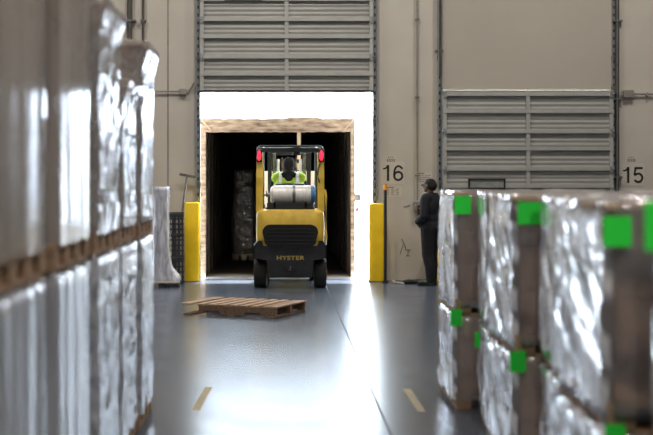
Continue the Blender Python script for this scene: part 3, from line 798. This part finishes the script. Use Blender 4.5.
# grab handle right rear, mirror arm
b = MB(); b.tube([(.50, .35, .55), (.535, .20, .62), (.550, .12, .80), (.550, .12, 1.42), (.54, .14, 1.50), (.49, .18, 1.52)], .018, 8); b.obj('grab_rail', M['fyellow'], fk)
b = MB(); b.tube([(.455, .085, 1.63), (.43, .06, 1.68), (.42, .05, 1.76), (.43, .06, 1.85), (.46, .085, 1.92)], .012, 8); b.obj('pull_handle', M['blk'], fk)
# mast: two pairs of channels, crossbars, chains, cylinders, forks
for sx in (-1, 1):
    b = MB(); b.bx(sx * .33 - .035, sx * .33 + .035, 2.10, 2.24, .12, 2.16, .006); b.obj('mast_channel', M['fdark'], fk)
    b = MB(); b.bx(sx * .255 - .028, sx * .255 + .028, 2.13, 2.25, .12, 2.12, .006); b.obj('inner_channel', M['steel'], fk)
    b = MB(); b.cyl((sx * .19, 2.14, .2), (sx * .19, 2.14, 2.02), .026); b.obj('lift_cylinder', M['tank'], fk)
    b = MB(); b.bx(sx * .12 - .012, sx * .12 + .012, 2.15, 2.16, .3, 2.05); b.obj('lift_chain', M['twood'], fk)
    b = MB(); b.bx(sx * .26 - .05, sx * .26 + .05, 2.36, 2.40, .08, .7, .005).bx(sx * .26 - .05, sx * .26 + .05, 2.36, 3.40, .06, .10, .005); b.obj('fork', M['steel'], fk)
for z in (.3, 1.05, 1.95, 2.09):
    b = MB(); b.bx(-.36, .36, 2.18, 2.23, z, z + .07, .005); b.obj('mast_crossbar', M['fdark'], fk)
b = MB(); b.bx(-.45, .45, 2.30, 2.36, .3, .4, .005).bx(-.45, .45, 2.30, 2.36, .62, .72, .005)
for k in range(7): x = -.42 + k * .14; b.bx(x - .012, x + .012, 2.30, 2.34, .7, 1.25)
b.obj('fork_carriage', M['fdark'], fk)
# carried load of tan cartons on the forks
t = thing('carried_load', 'tan carton load carried on the forks ahead of the driver', 'pallet load', (fk.location.x + .02, 19.9 + 2.98, .10))
block_pallet(1.0, 1.1, .12).obj('pallet', M['wood2'], t)
for l in range(5):
    for ix in range(3):
        for iy in range(3):
            b = None
            key = 'carried'
            if key not in CARTONS:
                b = MB(); b.box((0, 0, 0), (.31, .35, .318), None, .006); o = b.obj('carton', M['lcard']); CARTONS[key] = o.data
            else:
                o = bpy.data.objects.new('carton', CARTONS[key]); COL.objects.link(o)
            o.parent = t; o.location = (-.32 + ix * .32, -.36 + iy * .36, .12 + .16 + l * .32)

# ------------------------------------------------------------------ people
def hand(b, wrist, dirv, side, curl=.5, up=Vector((0, 0, 1))):
    """palm with four fingers and a thumb; dirv = direction the fingers point"""
    w = Vector(wrist); d = Vector(dirv).normalized(); s = d.cross(up).normalized() * side; n = s.cross(d).normalized() * side
    pal = w + d * .045
    for k in range(4): b.cap(w + s * (-.02 + .0133 * k), w + d * .085 + s * (-.030 + .02 * k), .013, .0125)
    for k, ln in enumerate((.068, .078, .073, .056)):
        p0 = w + d * .088 + s * (-.030 + .02 * k); d1 = (d - n * curl * .5).normalized(); d2 = (d - n * curl * 1.5).normalized()
        p1 = p0 + d1 * ln * .5; p2 = p1 + d2 * ln * .55
        b.cap(p0, p1, .0092, .0085); b.cap(p1, p2, .0085, .0072)
    q0 = w + d * .03 - s * .03; q1 = q0 - s * .022 + d * .035 - n * .01; q2 = q1 + d * .03 - n * .012
    b.cap(q0, q1, .0115, .0095); b.cap(q1, q2, .0095, .008)

def head(b, c, tilt=None):
    c = Vector(c)
    b.ball(c + Vector((0, -.008, .018)), (.074, .095, .092)); b.ball(c + Vector((0, .022, -.045)), (.056, .068, .062))
    b.cap(c + Vector((0, .082, .005)), c + Vector((0, .104, -.026)), .010, .014)      # nose
    b.ball(c + Vector((0, .072, .028)), (.05, .024, .012))                              # brow
    b.ball(c + Vector((0, .080, -.052)), (.026, .014, .008)); b.ball(c + Vector((0, .077, -.066)), (.022, .014, .008))   # lips
    b.ball(c + Vector((0, .07, -.088)), (.022, .02, .016))                              # chin
    for sx in (-1, 1): b.ball(c + Vector((sx * .076, -.008, -.01)), (.009, .02, .031))   # ears

# standing man by the wall
D = 20.55
man = thing('person', 'man in dark clothes standing side-on by the wall looking towards the forklift', 'person', (px(430.8, D), D, 0), R(52))
J = dict(hip=.105, kn=.11)
def legs(b, e=0.0, foot=True):
    for sx, fy in ((-1, -.03), (1, .05)):
        b.cap((sx * .09, 0, .90), (sx * .10, .015 + fy * .5, .49), .088 + e, .060 + e)
        b.cap((sx * .10, .015 + fy * .5, .49), (sx * .105, -.02 + fy, .30), .060 + e, .052 + e); b.cap((sx * .105, -.02 + fy, .30), (sx * .105, -.025 + fy, .09), .052 + e, .036 + e)
        if foot: b.cap((sx * .105, -.04 + fy, .045), (sx * .115, .12 + fy, .034), .036, .03)
def torso(b, e=0.0):
    b.ball((0, 0, .93), (.165 + e, .125 + e, .13 + e)); b.ball((0, .012, 1.07), (.150 + e, .122 + e, .17 + e)); b.ball((0, 0, 1.25), (.175 + e, .125 + e, .18 + e))
    b.cap((-.14, -.01, 1.375), (.14, -.01, 1.375), .062 + e, .062 + e); b.cap((0, -.01, 1.38), (0, 0, 1.43), .075 + e * .5, .058 + e * .3)
AR = {-1: ((-.195, -.01, 1.37), (-.255, -.03, 1.10), (-.13, .17, 1.00)), 1: ((.195, -.01, 1.37), (.255, -.03, 1.10), (.12, .17, .98))}
def arms(b, e=0.0, full=True, cut=1.0):
    for sx in (-1, 1):
        a, el, wr = [Vector(v) for v in AR[sx]]
        b.cap(a, el, .052 + e, .042 + e); b.cap(el, el.lerp(wr, cut), .042 + e, .042 + e + (.027 - .042) * cut)
def body(b):
    legs(b); torso(b); arms(b); b.cap((0, -.01, 1.38), (0, .012, 1.50), .056, .052); head(b, (0, .03, 1.575))
    for sx in (-1, 1): hand(b, AR[sx][2], (sx * -.9, .25, -.25), sx, .8)
blob('body', M['skin'], man, body, .0075, 4)
def shirt(b): torso(b, .028); arms(b, .024, cut=.9)
sh = blob('work_shirt', M['navy'], man, shirt, .012, 5)
def trs(b): legs(b, .030, False); b.ball((0, 0, .92), (.19, .15, .12))
blob('trousers', M['trouser'], man, trs, .012, 5)
for sx, fy in ((-1, -.03), (1, .05)):
    def boot(b): b.cap((sx * .105, -.04 + fy, .05), (sx * .118, .15 + fy, .042), .05, .042); b.cap((sx * .105, -.03 + fy, .06), (sx * .105, -.025 + fy, .15), .05, .05); b.box((sx * .11, .05 + fy, .012), (.085, .28, .024), None, .006)
    blob('boot', M['shoe'], man, boot, .01, 3)
def hairf(b): b.ball((0, .008, 1.608), (.082, .10, .085)); b.ball((0, -.03, 1.575), (.078, .075, .085))
hr = blob('hair', M['hair'], man, hairf, .012, 3)
for sx in (-1, 1):
    MB().ball((sx * .030, .115, 1.588), (.013, .009, .008)).obj('eye', M['eye'], man, True)
b = MB()
b.tube([(-.085, .03, 1.592), (-.078, .10, 1.592), (-.055, .132, 1.592), (0, .140, 1.594), (.055, .132, 1.592), (.078, .10, 1.592), (.085, .03, 1.592)], .004, 6)
for sx in (-1, 1): b.box((sx * .033, .138, 1.585), (.045, .004, .028), None, .001)
b.obj('glasses', M['blk'], man)

# driver seated on the forklift, back to us
dx, dy = fk.location.x + fx(290.5) , 19.9
drv = thing('person', 'forklift driver in black hood and lime safety vest seen from behind', 'person', (dx - .02, dy + .98, 1.135))
def seated(b, e=0.0, only=None):
    if only in (None, 'torso'):
        b.ball((0, 0, .12), (.17 + e, .13 + e, .12 + e)); b.ball((0, -.01, .30), (.155 + e, .115 + e, .18 + e)); b.ball((0, -.01, .46), (.18 + e, .12 + e, .16 + e))
        b.cap((-.15, -.01, .575), (.15, -.01, .575), .062 + e, .062 + e)
    if only in (None, 'arms'):
        for sx in (-1, 1):
            b.cap((sx * .205, 0, .565), (sx * .275, .10, .33), .053 + e, .044 + e); b.cap((sx * .275, .10, .33), (sx * .15, .38, .36), .044 + e, .028 + e)
    if only in (None, 'legs'):
        for sx in (-1, 1):
            b.cap((sx * .10, .02, .10), (sx * .13, .44, .10), .085 + e, .06 + e); b.cap((sx * .13, .44, .10), (sx * .13, .50, -.30), .058 + e, .038 + e)
def dbody(b):
    seated(b); b.cap((0, -.01, .58), (0, .005, .70), .058, .055); head(b, (0, .02, .755))
    for sx in (-1, 1):
        hand(b, (sx * .15, .38, .36), (-sx * .3, 1, .1), sx, .9); b.cap((sx * .13, .48, -.335), (sx * .14, .64, -.35), .036, .03)
blob('body', M['skin'], drv, dbody, .009, 4)
def jack(b): seated(b, .012, 'torso'); seated(b, .014, 'arms')
blob('jacket', M['hood'], drv, jack, .012, 4)
def hoodf(b): b.ball((0, -.005, .785), (.098, .115, .125)); b.cap((0, -.03, .71), (0, -.02, .62), .085, .11); b.ball((0, -.10, .615), (.13, .07, .07)); b.ball((0, -.135, .555), (.065, .04, .055))
blob('hood', M['hood'], drv, hoodf, .012, 4)
def dtr(b): seated(b, .014, 'legs')
blob('trousers', M['trouser'], drv, dtr, .012, 4)
for sx in (-1, 1):
    def dboot(b): b.cap((sx * .13, .49, -.33), (sx * .14, .66, -.345), .048, .04); b.cap((sx * .13, .50, -.32), (sx * .13, .50, -.24), .048, .048)
    blob('boot', M['shoe'], drv, dboot, .011, 3)
def vestf(b):
    seated(b, .028, 'torso'); b.cap((-.20, -.01, .565), (.20, -.01, .565), .085, .085); b.ball((0, -.01, .44), (.25, .16, .22))
vs = blob('safety_vest', M['hiviz'], drv, vestf, .013, 4)
for sx in (-1, 1):
    b = MB()
    pts = [(sx * .135, -.06, .655), (sx * .135, -.145, .60), (sx * .135, -.182, .50), (sx * .135, -.180, .40), (sx * .13, -.165, .28)]
    b.loft([[(x - .026, y, z), (x + .026, y, z), (x + .026, y + .01, z), (x - .026, y + .01, z)] for x, y, z in pts])
    b.obj('reflective_strip', M['refl'], vs)

# things on the floor by the man: dark mat and a white stick
D = 21.0
b = MB(); rnd = random.Random(4)
pts = [(px(x, D), 20.9 + rnd.uniform(-.02, .02), z) for x, z in ((404, .03), (408, .035), (413, .03), (418, .04), (422, .03))]
def cloth(b_):
    for a, c in zip(pts, pts[1:]): b_.cap(a, c, .035, .04)
o = blob('dark_cloth', M['blk'], None, cloth, .012, 3); tag(o, 'crumpled dark cloth lying on the floor by the man\'s feet', 'cloth')
b = MB(); b.tube([(px(393, D), 20.95, .025), (px(399, D), 20.9, .012), (px(403, D), 20.82, .012)], .012, 8); b.box((px(393.5, D), 20.95, .025), (.03, .06, .045), None, .005)
tag(b.obj('white_stick', M['plate']), 'short white stick on the floor beside the dark cloth', 'stick')

# ------------------------------------------------------------------ light
w = bpy.data.worlds.new('world'); scene.world = w; w.use_nodes = True
nt = w.node_tree; bg = nt.nodes['Background']; bg.inputs[0].default_value = (.74, .87, 1.0, 1); bg.inputs[1].default_value = 25.0
def area(name, loc, rot, sx, sy, e, col=(1, 1, 1), portal=False):
    l = bpy.data.lights.new(name, 'AREA'); l.shape = 'RECTANGLE'; l.size = sx; l.size_y = sy; l.energy = e; l.color = col
    if portal: l.cycles.is_portal = True
    o = bpy.data.objects.new(name, l); COL.objects.link(o); o.location = loc; o.rotation_euler = rot; return o
for (a_, b_, h_) in ((AX0, AX1, ZT), (LX0, LX1, 1.7)):
    area('doorway_portal', ((a_ + b_) / 2, WY + .24, h_ / 2), (R(-90), 0, 0), b_ - a_, h_, 1, portal=True)
for (x, y, e) in ((-5, 17.5, 240), (0, 17, 270), (5.5, 17.5, 270), (-3.5, 8, 170), (3.5, 8, 200), (-1, -3, 380), (3, 0, 320)):
    area('ceiling_fill', (x, y, ZC - .3), (0, 0, 0), .6, 1.6, e, (1, .93, .85))  # unseen overhead area lights, added as fill for the interior
sun = bpy.data.lights.new('sun', 'SUN'); sun.energy = 26; sun.angle = R(.6); sun.color = (1, .96, .9)
so = bpy.data.objects.new('sun', sun); COL.objects.link(so)
so.rotation_euler = Vector((-.10, -.375, -1.25)).to_track_quat('-Z', 'Y').to_euler()

# ------------------------------------------------------------------ camera
cam = bpy.data.cameras.new('camera'); co = bpy.data.objects.new('camera', cam); COL.objects.link(co)
co.location = (0, 0, H); co.rotation_euler = (R(90), 0, 0)
cam.sensor_width = 36; cam.lens = 36 * F / 653
cam.shift_x = (653 / 2 - CX) / 653; cam.shift_y = -(435 / 2 - CY) / 653
cam.clip_start = .1; cam.clip_end = 300
cam.dof.use_dof = True; cam.dof.focus_distance = 18.5; cam.dof.aperture_fstop = 1.7
scene.camera = co
scene.view_settings.view_transform = 'Standard'; scene.view_settings.look = 'None'
scene.view_settings.exposure = 0.0
scene.cycles.use_denoising = True
scene.cycles.max_bounces = 8; scene.cycles.transparent_max_bounces = 16
scene.cycles.sample_clamp_indirect = 8
